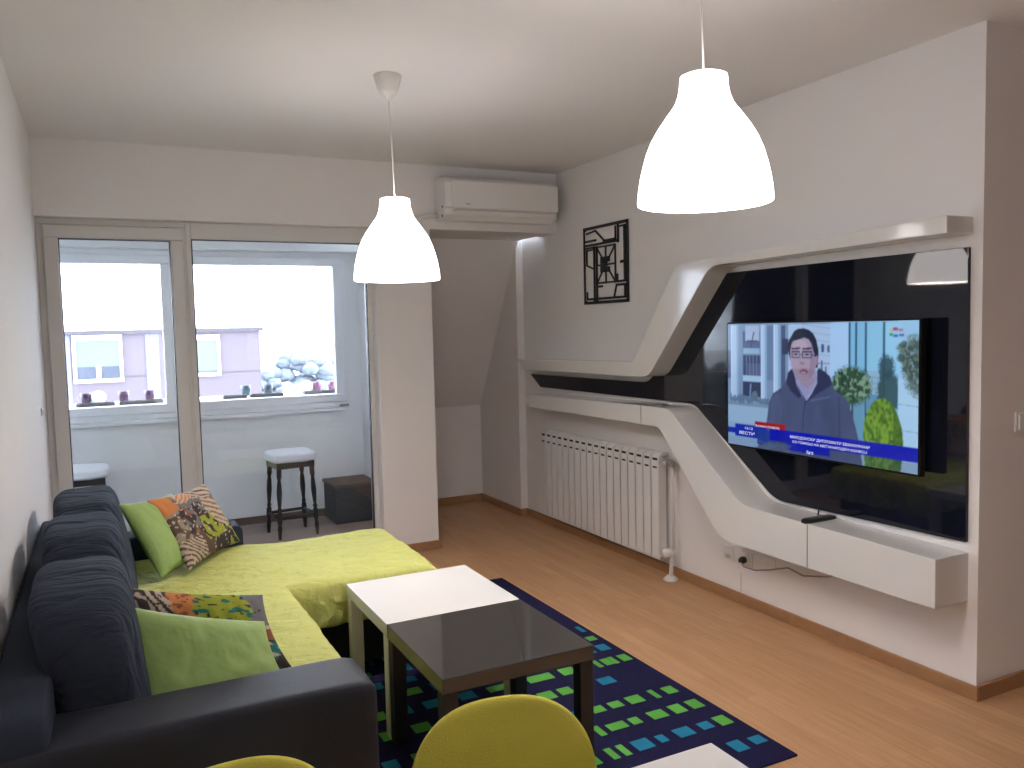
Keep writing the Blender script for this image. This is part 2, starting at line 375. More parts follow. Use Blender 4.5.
# far trees and land
struct('ground_far', MB().box(-300, 400, 12, 500, -14.2, -14), M['ground'])
def tree(x, y, z0, r, h, label, seed):
    random.seed(seed)
    t = thing('distant_tree', (x, y, z0-8), label, 'tree', 'hazy trees beyond the neighbouring building')
    c = MB()
    for i in range(34):
        a = random.uniform(0, 2*PI); rr = r*random.uniform(.1, 1.25)
        s = r*random.uniform(.24, .40)
        softbox(c, (x+rr*math.cos(a), y+rr*math.sin(a), z0+h*(.2+.75*random.random()*(1-.55*(rr/r/1.25)**2))), (s, s, s*.8), 6, 2.2,
                lambda q, p: q*(1+.35*nz(q.x*3/r+seed, q.y*3/r, q.z*3/r)+.25*nz(q.x*8/r, q.y*8/r, q.z*8/r+seed)))
    c.build('crown', M['leaf'], t)
    MB().tube([(x, y, z0-8), (x+.1, y, z0-3), (x, y, z0+h*.4)], [.35, .3, .15], 8).build('trunk', M['boxw'], t)
tree(7.7, 42, -2.6, 1.1, 2.2, 'distant hazy tree beside the corner of the pinkish building', 1)
tree(10.0, 46, -2.6, 1.4, 3.2, 'tallest distant hazy tree, in the middle of the right balcony pane', 2)
tree(12.8, 52, -2.8, 1.3, 2.2, 'low distant hazy tree just right of the tallest one', 3)
tree(15.4, 55, -2.9, 1.7, 3.4, 'broad distant hazy tree near the right edge of the balcony pane', 4)
tree(19.2, 60, -2.9, 1.7, 2.6, 'distant hazy tree cut by the right edge of the balcony pane', 5)
random.seed(11)

# ================================================================== BALCONY FURNITURE
def make_stool(label):
    t = thing('stool', (0, 0, 0), label, 'stool', 'padded stools on the balcony')
    st = MB()
    softbox(st, (0, 0, .60), (.185, .175, .042), 12, 4.5, lambda q, p: q+Vector((0, 0, .006*nz(q.x*9, q.y*9, 2))))
    st.build('seat_cushion', M['stoolf'], t)
    ap = MB(); ring_ = [(-.155, .155, -.145, -.12), (-.155, .155, .12, .145), (-.155, -.13, -.12, .12), (.13, .155, -.12, .12)]
    for (a, b, c, d) in ring_: ap.box(a, b, c, d, .52, .565)
    ap.build('apron', M['stoolw'], t, .003)
    prof = [(.020, .52), (.020, .46), (.013, .44), (.018, .41), (.022, .34), (.017, .28), (.012, .235), (.020, .22), (.013, .205), (.021, .19), (.021, .125), (.013, .11), (.019, .08), (.012, .0)]
    for sx in (-1, 1):
        for sy in (-1, 1):
            lg = MB(); n = 12; vs = []
            for (r, h) in prof:
                k = (1-h/.52)*.022
                for q in range(n):
                    a = 2*PI*q/n; vs.append((sx*(.135+k)+r*math.cos(a), sy*(.125+k)+r*math.sin(a), h))
            fs = [(i*n+q, i*n+(q+1) % n, (i+1)*n+(q+1) % n, (i+1)*n+q) for i in range(len(prof)-1) for q in range(n)]+[tuple(range(n)), tuple(range((len(prof)-1)*n, len(prof)*n))]
            lg.add(vs, fs, 0, True); lg.build('leg', M['stoolw'], t)
    for (p, q) in (((-.15, -.14, .155), (.15, -.14, .155)), ((-.15, .14, .155), (.15, .14, .155)), ((-.15, -.14, .155), (-.15, .14, .155)), ((.15, -.14, .155), (.15, .14, .155))):
        MB().tube([p, q], .012, 8).build('stretcher', M['stoolw'], t)
    return t
st1 = make_stool('white padded stool with dark turned legs, standing free by the balcony parapet')
st1.location = (1.245, 6.27, 0); st1.rotation_euler.z = .12; st1.scale = (.92, .92, 1)
st2 = copy_tree(st1); st2.location = (-.155, 6.35, 0); st2.rotation_euler.z = 0
st2['label'] = 'white padded stool partly hidden behind the far end of the sofa, left balcony pane'
bx = thing('storage_box', (1.78, 6.55, 0), 'low dark box with brown lid in the right corner of the balcony', 'box')
MB().box(1.60, 1.94, 6.36, 6.72, 0, .29).build('box_body', M['boxd'], bx, .006)
MB().box(1.59, 1.945, 6.35, 6.73, .29, .315).build('lid', M['boxw'], bx, .004)

# ================================================================== TELEVISION WALL
up_out = fillet([(5.66, 1.281, 0), (4.12, 1.296, .10), (3.70, 1.855, .13), (2.06, 1.913, 0)])
up_in = fillet([(2.06, 1.846, 0), (3.41, 1.826, .16), (3.97, 1.212, .16), (5.56, 1.203, 0)])
tag(MB().prism(up_out+up_in, 'x', 2.89, XR).build('wall_shelf', M['gloss_white'], None, .004, loc=(XR, 3.9, 1.3)), 'glossy white curved upper ledge sweeping over the black glass panel', 'wall shelf')
lw_top = fillet([(5.47, 1.02, 0), (4.05, 1.048, 0), (3.72, 1.048, .17), (3.14, .605, .20), (2.06, .590, 0)])
lw_bot = fillet([(2.06, .392, 0), (3.30, .392, .22), (3.81, .934, .12), (4.05, .936, 0), (5.39, .93, 0)])
lower = tag(MB().prism(lw_top+lw_bot, 'x', 2.85, XR).build('wall_shelf', M['gloss_white'], None, .003, loc=(XR, 3.7, .7)), 'glossy white curved lower cabinet shelf running from over the radiator down under the television', 'wall shelf')
MB().box(2.8485, 2.852, 2.703, 2.706, .394, .596).build('joint_line', M['dark'], lower); MB().box(2.8485, 2.852, 3.985, 3.988, .938, 1.046).build('joint_line', M['dark'], lower)
pan = fillet([(5.72, 1.156, 0), (4.16, 1.166, .16), (3.47, 1.792, .12), (2.068, 1.797, 0), (2.062, .632, 0), (3.09, .618, .22), (3.72, 1.064, .16), (5.56, 1.062, 0)])
tag(MB().prism(pan, 'x', 3.032, XR-.0005).build('wall_panel', M['gloss_black'], None, .002, loc=(XR, 3.2, 1.2)), 'curved glossy black glass panel on the wall behind the television', 'panel')

# ---- television
TY0, TY1, TZ0, TZ1, TX = 3.345, 2.205, .880, 1.526, 2.945
tv = thing('television', (3.03, 2.775, .88), 'flat screen television showing a news reporter outdoors, mounted on black panel', 'television')
MB().box(TX+.002, TX+.035, TY1, TY0, TZ0, TZ1).build('case', M['tvside'], tv, .003)
MB().box(TX+.035, XR-.018, 2.55, 3.0, 1.05, 1.38).build('wall_mount', M['black'], tv)
def paint_screen():
    W, Hh = 420, 236
    u = np.linspace(0, 1, W)[None, :].repeat(Hh, 0); v = np.linspace(0, 1, Hh)[:, None].repeat(W, 1)
    img = np.zeros((Hh, W, 3)); rng = np.random.RandomState(3)
    def vnoise(k):
        g = rng.rand(Hh//k[1]+2, W//k[0]+2); yi = np.arange(Hh)/k[1]; xi = np.arange(W)/k[0]
        y0 = yi.astype(int); x0 = xi.astype(int); fy = (yi-y0)[:, None]; fx = (xi-x0)[None, :]
        return (g[y0][:, x0]*(1-fy)*(1-fx)+g[y0+1][:, x0]*fy*(1-fx)+g[y0][:, x0+1]*(1-fy)*fx+g[y0+1][:, x0+1]*fy*fx)
    vn, vn2, vn3 = vnoise((3, 12)), vnoise((3, 5)), vnoise((4, 4))
    def poly(pts):
        ins = np.zeros((Hh, W), bool); n = len(pts)
        for i in range(n):
            x0, y0 = pts[i]; x1, y1 = pts[(i+1) % n]
            if y0 == y1: continue
            c = ((y0 > v) != (y1 > v)) & (u < (x1-x0)*(v-y0)/(y1-y0)+x0); ins ^= c
        return ins
    def fill(mask, c, a=1.0): img[mask] = img[mask]*(1-a)+np.array(c)*a
    def rect(a, b, c, d, col, al=1.0): fill((u >= a) & (u <= b) & (v >= c) & (v <= d), col, al)
    def ell(cx, cy, rx, ry, col, al=1.0, rag=0.0, sd=0):
        r = ((u-cx)/rx)**2+((v-cy)/ry)**2
        if rag: r = r+rag*(rng.rand(Hh, W)-.5)*2
        m_ = r < 1; fill(m_, col, al); return m_
    def line(p, q, wd, col, al=1.0):
        p = np.array(p, float); q = np.array(q, float); asp = 1.13/.64
        d = (q-p)*np.array([asp, 1]); L2 = (d**2).sum()+1e-9
        ux = (u-p[0])*asp; vy = v-p[1]; t = np.clip((ux*d[0]+vy*d[1])/L2, 0, 1)
        fill(np.hypot(ux-t*d[0], vy-t*d[1]) < wd, col, al)
    # classical facade at left
    img[:] = (.36, .50, .66); rect(0, .62, .35, 1, (.30, .40, .54))
    rect(.10, .21, .80, .94, (.15, .20, .34)); rect(.115, .205, .86, .985, (.52, .60, .75)); rect(.10, .22, .58, .745, (.08, .10, .20)); rect(.13, .22, .58, .68, (.16, .17, .30))
    for k in range(6): line((.10+k*.022, .58), (.10+k*.022, .80), .004, (.22, .32, .48))
    rect(.10, .22, .535, .58, (.50, .66, .82)); rect(.10, .22, .41, .53, (.07, .09, .17)); line((.145, .42), (.15, .51), .007, (.3, .4, .55)); ell(.175, .42, .018, .04, (.2, .26, .3), 1, .2)
    line((.13, .86), (.19, .86), .006, (.10, .12, .2)); line((.15, .80), (.17, .93), .006, (.10, .12, .2)); rect(.105, .205, .76, .80, (.42, .56, .72))
    for (a, b) in ((.02, .07), (.213, .25), (.29, .328)):
        rect(a, b, .38, .99, (.56, .70, .86)); rect(b-.012, b, .38, .99, (.38, .52, .70)); rect(a, a+.01, .38, .99, (.68, .80, .93))
    rect(0, .02, .55, .78, (.16, .2, .33)); rect(.252, .288, .55, .98, (.22, .31, .46)); rect(.335, .36, .50, .98, (.13, .17, .28)); rect(.34, .375, .76, .88, (.06, .08, .16))
    # upper gallery right of head
    rect(.375, .62, .55, .99, (.56, .68, .84)); 
    for k in range(5): line((.54-.1, .99-.05*k), (.615, .95-.05*k), .003, (.42, .52, .70))
    rect(.555, .57, .78, .84, (.12, .15, .28)); rect(.585, .597, .78, .83, (.16, .2, .33)); line((.54, .70), (.62, .70), .005, (.3, .35, .5)); rect(.553, .562, .58, .72, (.2, .22, .35)); rect(.575, .583, .56, .68, (.25, .28, .4))
    # ground and steps
    rect(0, .28, .19, .37, (.42, .56, .70)); rect(0, .28, .33, .365, (.28, .38, .50)); rect(0, .28, .0, .19, (.36, .50, .66)); rect(0, 1, 0, .07, (.33, .44, .57))
    for k in range(26): ell(.02+k*.0095, .375+.02*rng.rand(), .006, .035*rng.rand()+.01, (.17, .24, .33), .8)
    # glass tower at right
    rect(.60, .70, .0, .995, (.56, .74, .95)); rect(.70, .915, .07, .995, (.33, .62, .80)); rect(.915, 1, .07, 1, (.46, .70, .86))
    rect(.77, .85, .55, .995, (.38, .68, .84)); rect(.86, .93, .65, .995, (.44, .74, .90))
    for x in (.695, .727, .772, .853): rect(x-.005, x+.005, .2 if x < .8 else .45, .995, (.05, .16, .26))
    rect(.705, .765, .10, .60, (.22, .42, .55)); rect(.775, .845, .10, .66, (.20, .38, .50)); rect(.782, .835, .50, .66, (.40, .58, .70)); 
    for a in range(4):
        for b_ in range(3): rect(.788+a*.012, .794+a*.012, .53+b_*.04, .545+b_*.04, (.22, .34, .44))
    ell(.865, .69, .035, .08, (.03, .10, .12), .9, .5); ell(.875, .52, .05, .14, (.03, .10, .11), .9, .3); rect(.915, 1, .07, .62, (.56, .76, .90)); line((.915, .45), (1, .44), .003, (.35, .52, .62)); line((.915, .28), (1, .27), .003, (.35, .52, .62))
    # right tree, round bush, cypress
    for (cx, cy, rx, ry) in ((.985, .78, .05, .12), (1.0, .63, .055, .12), (.965, .70, .035, .08), (.94, .82, .03, .04), (.93, .755, .02, .03)):
        m_ = ell(cx, cy, rx, ry, (.07, .11, .09), .9, .55); fill(m_ & (vn3 > .58), (.20, .27, .20)); fill(m_ & (vn2 < .28), (.40, .52, .58), .8)
    line((.71, .45), (.712, .05), .008, (.10, .10, .10)); m_ = ell(.703, .55, .098, .135, (.06, .13, .08), 1, .25)
    fill(m_ & (vn3 > .5), (.15, .27, .16)); fill(m_ & (vn3 > .62) & (v > .48), (.33, .46, .30)); fill(m_ & (vn2 < .3), (.03, .08, .06))
    cone = [(.770, .0), (.762, .24), (.768, .34), (.79, .41), (.812, .455), (.852, .485), (.893, .445), (.915, .38), (.935, .28), (.94, .17), (.93, .0)]
    m_ = poly(cone); fill(m_, (.13, .27, .03)); fill(m_ & (vn > .50), (.24, .42, .05)); fill(m_ & (vn2 > .62), (.36, .50, .08), .7); fill(m_ & (vn2 < .32), (.06, .15, .03), .7); fill(m_ & (u > .895), (.05, .14, .03), .6); fill(m_ & (v < .17), (.04, .09, .10), .5)
    # reporter: coat with hood, collar, neck, face, hair, glasses
    coat = [(.19, .0), (.235, .12), (.251, .25), (.262, .37), (.285, .45), (.335, .50), (.362, .545), (.375, .62), (.40, .66), (.42, .57), (.473, .437), (.535, .56), (.542, .668), (.575, .64), (.60, .61), (.622, .52), (.66, .475), (.687, .44), (.705, .37), (.725, .27), (.745, .15), (.76, 0)]
    fill(poly(coat), (.115, .135, .235)); fill(poly([(.362, .545), (.375, .62), (.40, .655), (.408, .60), (.42, .52), (.45, .45), (.435, .43), (.39, .48)]), (.05, .055, .12))
    fill(poly([(.535, .66), (.575, .64), (.60, .61), (.61, .55), (.585, .52), (.53, .47), (.475, .40), (.47, .44), (.53, .54)]), (.065, .07, .15))
    line((.473, .43), (.46, .30), .005, (.06, .07, .14)); line((.46, .30), (.452, .02), .005, (.07, .08, .16)); line((.5, .42), (.60, .46), .006, (.19, .21, .33)); line((.33, .48), (.31, .2), .006, (.08, .09, .18)); line((.645, .46), (.65, .15), .006, (.08, .09, .18))
    fill(poly([(.278, .40), (.30, .44), (.33, .46), (.34, .30), (.32, .15), (.27, .15)]), (.15, .17, .28), .6)
    fill(poly([(.415, .62), (.53, .64), (.535, .56), (.505, .47), (.478, .415), (.45, .46), (.42, .55)]), (.42, .40, .58)); fill(poly([(.43, .60), (.52, .62), (.52, .57), (.48, .51), (.44, .55)]), (.46, .33, .43))
    line((.425, .53), (.47, .43), .004, (.20, .2, .35)); line((.53, .55), (.485, .44), .004, (.55, .55, .7))
    hair = [(.386, .72), (.378, .77), (.374, .82), (.378, .865), (.392, .895), (.408, .935), (.432, .955), (.46, .958), (.49, .945), (.512, .918), (.53, .87), (.540, .80), (.541, .70), (.534, .665), (.50, .66), (.42, .70)]
    fill(poly(hair), (.035, .045, .085))
    face = [(.387, .74), (.389, .80), (.393, .835), (.402, .862), (.43, .872), (.465, .888), (.49, .872), (.505, .83), (.514, .79), (.526, .73), (.527, .66), (.518, .605), (.502, .572), (.479, .552), (.452, .549), (.425, .572), (.404, .63), (.391, .68)]
    fill(poly(face), (.56, .42, .50)); fill(poly([(.50, .86), (.512, .80), (.522, .72), (.522, .64), (.50, .58), (.485, .6), (.497, .7)]), (.43, .32, .42)); ell(.44, .82, .04, .05, (.66, .52, .60), .6)
    fill(poly([(.402, .64), (.418, .655), (.50, .655), (.52, .63), (.50, .575), (.479, .556), (.452, .553), (.425, .578)]), (.36, .28, .36), .55); ell(.462, .632, .024, .018, (.32, .10, .16)); ell(.462, .626, .014, .007, (.60, .40, .45))
    line((.452, .655), (.478, .655), .003, (.25, .18, .25)); line((.447, .76), (.443, .70), .004, (.50, .36, .43)); ell(.452, .695, .014, .011, (.42, .29, .36))
    for cx, hw in ((.418, .023), (.479, .026)):
        rect(cx-hw, cx+hw, .735, .788, (.10, .09, .17)); rect(cx-hw+.004, cx+hw-.004, .742, .776, (.47, .37, .46)); rect(cx-hw+.004, cx+hw-.004, .742, .752, (.56, .46, .56))
        ell(cx, .762, .010, .008, (.09, .07, .12)); line((cx-.021, .803), (cx+.021, .808), .007, (.07, .06, .11))
    rect(.445, .452, .62, .66, (.40, .30, .38), .5)
    line((.441, .762), (.457, .762), .003, (.07, .07, .14)); line((.50, .762), (.528, .752), .003, (.07, .07, .14)); ell(.532, .72, .009, .035, (.45, .30, .38))
    # channel logo and news banner
    rect(.876, .889, .925, .945, (.75, .65, .25)); rect(.891, .912, .935, .955, (.62, .10, .20)); rect(.915, .935, .93, .945, (.62, .25, .42)); rect(.876, .892, .900, .915, (.05, .40, .12)); rect(.894, .914, .892, .91, (.03, .18, .60)); rect(.917, .938, .895, .912, (.20, .20, .55))
    B = (.008, .02, .50)
    rect(.047, .25, .076, .175, (.02, .05, .46)); rect(0, .05, .096, .142, (.02, .04, .50)); rect(.19, .30, .03, .15, (.03, .08, .34), .9); rect(.265, 1, .073, .172, B); rect(.36, .60, .025, .08, B, .92); rect(.26, .37, .0, .08, (.10, .12, .22), .6)
    rect(.176, .359, .172, .214, (.60, .02, .03)); rect(.176, .30, .172, .214, (.42, .02, .05), .6)
    for k in range(40): line((.15+rng.rand()*.25, .0), (.2+rng.rand()*.2, .06), .003, (.15, .2, .28), .5)
    cm = (poly(coat))
    img[cm] *= (.88+.24*vnoise((16, 40))[cm])[:, None]
    for _ in range(2):
        p = np.pad(img, ((1, 1), (1, 1), (0, 0)), 'edge')
        img = (p[:-2, 1:-1]+p[2:, 1:-1]+p[1:-1, :-2]+p[1:-1, 2:]+2*p[1:-1, 1:-1])/6
    img = np.clip(img, 0, 2)**1.18*np.array([.86, .97, 1.12])
    return img, W, Hh
img, W, Hh = paint_screen()
vs = [(TX, TY0-.008+(TY1-TY0+.016)*i/(W-1), TZ0+.010+(TZ1-TZ0-.018)*j/(Hh-1)) for j in range(Hh) for i in range(W)]
me = bpy.data.meshes.new('screen'); wl = world_loc(tv)
me.from_pydata([(a-wl.x, b-wl.y, c-wl.z) for a, b, c in vs], [], [(j*W+i, (j+1)*W+i, (j+1)*W+i+1, j*W+i+1) for j in range(Hh-1) for i in range(W-1)])
at = me.color_attributes.new('picture', 'FLOAT_COLOR', 'POINT')
at.data.foreach_set('color', np.concatenate([img.reshape(-1, 3), np.ones((W*Hh, 1))], 1).astype(np.float32).ravel())
ms = bpy.data.materials.new('screen_picture'); ms.use_nodes = True; nt = ms.node_tree; b = nt.nodes['Principled BSDF']
b.inputs['Base Color'].default_value = (.005, .005, .006, 1); b.inputs['Roughness'].default_value = .12
ca = nt.nodes.new('ShaderNodeVertexColor'); ca.layer_name = 'picture'; nt.links.new(ca.outputs[0], b.inputs['Emission Color']); b.inputs['Emission Strength'].default_value = 0.64
me.materials.append(ms); so = bpy.data.objects.new('screen', me); COL.objects.link(so); so.parent = tv
def caption(txt, uc, vc, width, h, m='txt'):
    c = bpy.data.curves.new('caption', 'FONT'); c.body = txt; c.size = 1; c.align_x = 'CENTER'; c.align_y = 'CENTER'; c.offset = .006
    t = bpy.data.objects.new('tmp', c); COL.objects.link(t); bpy.context.view_layer.update()
    mm = bpy.data.meshes.new_from_object(t.evaluated_get(bpy.context.evaluated_depsgraph_get())); bpy.data.objects.remove(t)
    xs = [q.co.x for q in mm.vertices]; ys = [q.co.y for q in mm.vertices]
    sx = width*(TY0-TY1)/(max(xs)-min(xs)); sy = h*(TZ1-TZ0)/(max(ys)-min(ys)); cx, cy = (max(xs)+min(xs))/2, (max(ys)+min(ys))/2
    y = TY0-uc*(TY0-TY1); z = TZ0+vc*(TZ1-TZ0); wl = world_loc(so)
    for q in mm.vertices:
        q.co = Vector((TX-.0012-wl.x, y-(q.co.x-cx)*sx-wl.y, z+(q.co.y-cy)*sy-wl.z))
    mm.materials.append(M[m]); o = bpy.data.objects.new('caption', mm); COL.objects.link(o); o.parent = so
caption('МАКЕДОНСКИ ДИПЛОМАТИ ЕВАКУИРАНИ', .589, .141, .40, .025)
caption('СО ПОМОШ НА МЕЃУНАРОДЕН КОНВОЈ', .589, .109, .375, .027)
caption('Киев', .497, .046, .034, .027)
caption('12:12', .143, .160, .048, .018)
caption('ВЕСТИ', .130, .120, .095, .025)
caption('ВАЖНО ПОВЕЌЕ', .257, .193, .142, .020)

# ---- remote and cables
rc = thing('remote_control', (2.93, 2.72, .59), 'black remote control lying on the lower white shelf under the television', 'remote control')
rm = MB(); softbox(rm, (2.945, 2.725, .603), (.098, .026, .012), 10, 5, rot=None)
ro = rm.build('remote_body', M['black'], rc)
kb = MB()
for i in range(6):
    for j in (-1, 0, 1): kb.box(2.885+i*.022, 2.893+i*.022, 2.721+j*.012, 2.727+j*.012, .6125, .6155)
kb.build('button', M['grey'], rc)
tag(MB().tube([(3.028, 2.80, .63), (3.02, 2.80, .60), (3.005, 2.79, .596), (2.98, 2.77, .596), (2.96, 2.752, .597)], .004, 8).build('cable', M['black'], None, loc=(3.02, 2.8, .6)), 'short black cable hanging from the black panel to the remote', 'cable')
# small metal object on the left part of the lower shelf
cl = thing('cable_grommet', (2.92, 3.92, 1.048), 'small grey metal cable grommet set on the lower shelf above the radiator', 'grommet')
MB().box(2.885, 2.955, 3.83, 3.99, 1.0485, 1.054).build('plate', M['chrome'], cl, .002)
MB().box(2.895, 2.945, 3.85, 3.90, 1.054, 1.062).build('slot_cover', M['grey'], cl, .002)

# ---- openwork metal wall art
ay0, ay1, az0, az1 = 4.90, 4.38, 1.683, 2.19
art = MB()
def strip(p, q, wd=.009, x0=3.038, x1=3.046):
    a = Vector((ay0+(ay1-ay0)*p[0], az1-(az1-az0)*p[1])); b_ = Vector((ay0+(ay1-ay0)*q[0], az1-(az1-az0)*q[1]))
    d = (b_-a).normalized(); n = Vector((-d.y, d.x))*wd*.60; a = a-d*wd*.45; b_ = b_+d*wd*.45
    art.prism([tuple(a+n), tuple(b_+n), tuple(b_-n), tuple(a-n)], 'x', x0, x1)
for seg in [((0, 0), (1, 0), .016), ((1, 0), (1, 1), .018), ((1, 1), (0, 1), .016), ((0, 1), (0, 0), .012),
            ((.06, .065), (.28, .045)), ((.28, .045), (.47, .185)), ((.47, .2), (.74, .2), .014), ((.74, .2), (.74, .04)), ((.80, .02), (.80, .24), .012), ((.04, .17), (.28, .17), .012),
            ((0, .225), (.80, .225), .012), ((0, .262), (.25, .262), .010), ((.24, .262), (.24, 1), .012), ((.30, .262), (.30, 1), .012),
            ((.06, .29), (.06, .49)), ((.06, .49), (.22, .545)), ((.06, .29), (.22, .29)), ((.06, .86), (.06, .95)), ((.06, .95), (.94, .95), .012),
            ((.94, .05), (.94, .74), .016), ((.80, .05), (.94, .05)), ((.72, .745), (1, .745), .012), ((.77, .66), (.77, .745), .014), ((.86, .50), (.95, .50), .016),
            ((.30, .27), (.73, .27), .008), ((.73, .27), (.73, .745), .009), ((.30, .745), (.73, .745), .009),
            ((.30, .27), (.73, .745), .007), ((.73, .27), (.30, .745), .007), ((.515, .27), (.515, .745), .007), ((.30, .51), (.73, .51), .009),
            ((.32, .79), (.42, .79), .012), ((.70, .93), (.75, .79)), ((.75, .79), (.96, .79), .012), ((.94, .79), (.94, .95), .014)]:
    strip(*seg)
for (a, b_, c, d) in ((.40, .60, .405, .475), (.40, .60, .54, .61), (.40, .46, .475, .54)):
    y_0 = ay0+(ay1-ay0)*a; y_1 = ay0+(ay1-ay0)*b_; art.box(3.036, 3.046, y_1, y_0, az1-(az1-az0)*d, az1-(az1-az0)*c)
for (p_, q_) in (((0.02, .02), 0), ((.98, .02), 0), ((.98, .98), 0), ((.02, .98), 0)):
    y_ = ay0+(ay1-ay0)*p_[0]; z_ = az1-(az1-az0)*p_[1]; art.box(3.044, XR, y_-.006, y_+.006, z_-.006, z_+.006)
tag(art.build('wall_art', M['metal_black'], None, loc=(XR, 4.64, 1.68)), 'square black openwork metal wall art with geometric bars', 'wall art')

# ---- radiator
rd = thing('radiator', (3.0, 4.7, .1), 'white panel radiator of many narrow sections under the curved shelf', 'radiator')
N = 18; ya, yb = 5.43, 3.955; pw = (ya-yb)/N
for i in range(N):
    y1_ = ya-i*pw; y0_ = y1_-pw+.008; s = MB()
    s.box(2.955, 2.962, y0_+.002, y1_-.002, .105, .70)            # front plate
    s.box(2.962, 3.03, (y0_+y1_)/2-.012, (y0_+y1_)/2+.012, .115, .72)
    s.prism([(2.955, .70), (2.962, .735), (2.985, .752), (3.03, .752), (3.03, .735), (2.99, .735), (2.97, .70)], 'y', y0_+.002, y1_-.002)
    s.box(2.9545, 2.9585, y0_+.016, y1_-.016, .66, .672, 1); s.box(2.9555, 2.964, y0_+.014, y1_-.014, .708, .722, 1)
    s.build('section', [M['rad'], M['dark']], rd, .0015)
for yy in (4.2, 5.1): MB().box(3.03, XR-.001, yy, yy+.04, .6, .64).build('bracket', M['rad'], rd)
v1 = MB(); v1.tube([(2.99, 3.955, .70), (2.99, 3.90, .70)], .016, 10).tube([(2.99, 3.90, .70), (2.99, 3.90, .68), (3.0, 3.885, .66), (3.005, 3.885, .18)], .009, 10); v1.build('return_pipe', M['rad'], rd)
MB().lathe([(.02, 0), (.024, .01), (.024, .035), (.018, .045)], (2.99, 3.87, .70), 14, axis='y').build('upper_valve', M['chrome'], rd)
v2 = MB(); v2.tube([(2.99, 3.955, .16), (2.99, 3.88, .16)], .016, 10).tube([(2.985, 3.885, .16), (2.985, 3.883, .10), (2.975, 3.88, .02)], .012, 10); v2.build('lower_pipe', M['rad'], rd)
MB().lathe([(.018, -.06), (.028, -.05), (.028, -.02), (.02, 0)], (2.985, 3.885, .165), 16, axis='x').build('valve_knob', M['plastic'], rd)
MB().lathe([(.045, 0), (.045, .008), (.02, .03), (.014, .03)], (2.975, 3.88, 0), 18).build('floor_rosette', M['plastic'], rd)

# ---- sockets under the shelf
def outlet(y, z, label, grp='wall outlets under the shelf'):
    t = thing('wall_outlet', (XR, y, z), label, 'outlet', grp)
    MB().box(3.041, XR, y-.04, y+.04, z-.04, z+.04).build('plate', M['plastic'], t, .003)
    MB().lathe([(.001, .0065), (.021, .0065), (.022, 0), (.026, .009), (.026, .0)], (3.0335, y, z), 20, axis='x').build('socket', M['plastic'], t)
    return t
outlet(3.452, .258, 'white wall outlet without a plug, near the radiator valve')
outlet(3.31, .258, 'white wall outlet holding the black plug under the shelf')
pg = MB(); pg.lathe([(.018, 0), (.02, -.02), (.013, -.035)], (3.03, 3.31, .255), 14, axis='x'); pg.build('tmp', M['black'])
bpy.data.objects['tmp'].name = 'power_plug'; tag(bpy.data.objects['power_plug'], 'black power plug in the wall outlet under the white shelf', 'plug')
tag(MB().tube([(3.0, 3.31, .25), (2.985, 3.27, .235), (3.0, 3.2, .23), (3.02, 3.12, .25), (3.03, 3.0, .29), (3.03, 2.9, .275), (3.035, 2.75, .31), (3.035, 2.6, .38)], .004, 8).build('power_cable', M['grey'], None, loc=(3.02, 3.0, .25)), 'thin grey cable running along the wall from the plugged outlet', 'cable')
tag(MB().box(3.042, XR, 3.10, 3.26, .255, .30).box(3.041, 3.042, 3.13, 3.22, .262, .285).build('cable_box', M['plastic'], None, .003, loc=(3.04, 3.15, .24)), 'small white cable junction box on the wall under the shelf', 'box')
struct('trim_seam', MB().box(XR-.0015, XR, 3.36, 3.362, .06, .17), M['grey'])

# ---- switches
def switch(loc, ax, label):
    t = thing('light_switch', loc, label, 'switch')
    x, y, z = loc
    if ax == 'x':
        MB().box(x, x+.010, y-.02, y+.02, z-.02, z+.02).build('plate', M['plastic'], t, .004); MB().box(x+.010, x+.016, y-.012, y+.012, z-.012, z+.012).build('button', M['plastic'], t, .003)
    else:
        MB().box(x-.04, x+.04, y-.010, y, z-.04, z+.04).build('plate', M['plastic'], t, .004); MB().box(x-.028, x+.028, y-.017, y-.010, z-.03, z+.03).build('rocker', M['plastic'], t, .003)
switch((XL, 4.887, 1.146), 'x', 'small white switch on the left wall by the balcony door frame')
switch((3.30, YC, 1.10), 'y', 'white light switch on the wall right of the television corner')

# ================================================================== AIR CONDITIONER
ac = thing('air_conditioner', (2.55, YB, 2.27), 'white wall mounted air conditioner on the beam near the ceiling', 'air conditioner')
ax0, ax1 = 2.095, 2.955
prof = [(YB, 2.265), (YB-.10, 2.262), (YB-.165, 2.29), (YB-.17, 2.335), (YB-.185, 2.335), (YB-.190, 2.37), (YB-.185, 2.50), (YB-.16, 2.535), (YB-.10, 2.548), (YB, 2.548)]
MB().prism(prof, 'x', ax0, ax1).build('body', M['ac'], ac, .008, 3)
MB().box(ax0+.045, ax1-.004, YB-.203, YB-.186, 2.33, 2.515).build('front_panel', M['ac'], ac, .007, 3)
MB().prism([(YB-.186, 2.318), (YB-.178, 2.324), (YB-.115, 2.266), (YB-.122, 2.258)], 'x', ax0+.06, ax1-.02).build('louver', M['ac'], ac, .003)
MB().box(ax0+.14, ax0+.175, YB-.2045, YB-.203, 2.356, 2.362).build('brand_plate', M['grey'], ac)
for zz in (2.275, 2.335): MB().box(ax0-.002, ax0, YB-.14, YB-.125, zz, zz+.016).build('side_clip', M['dark'], ac)
tag(MB().tube([(ax0-.002, YB-.035, 2.30), (2.03, YB-.033, 2.295), (1.96, YB-.028, 2.275), (1.90, YB-.028, 2.262), (1.74, YB-.028, 2.258), (1.72, YB, 2.258)], .017, 12).build('conduit', M['plastic'], None, loc=(1.6, YB, 2.26)), 'white pipe conduit leaving the air conditioner along the beam', 'pipe')

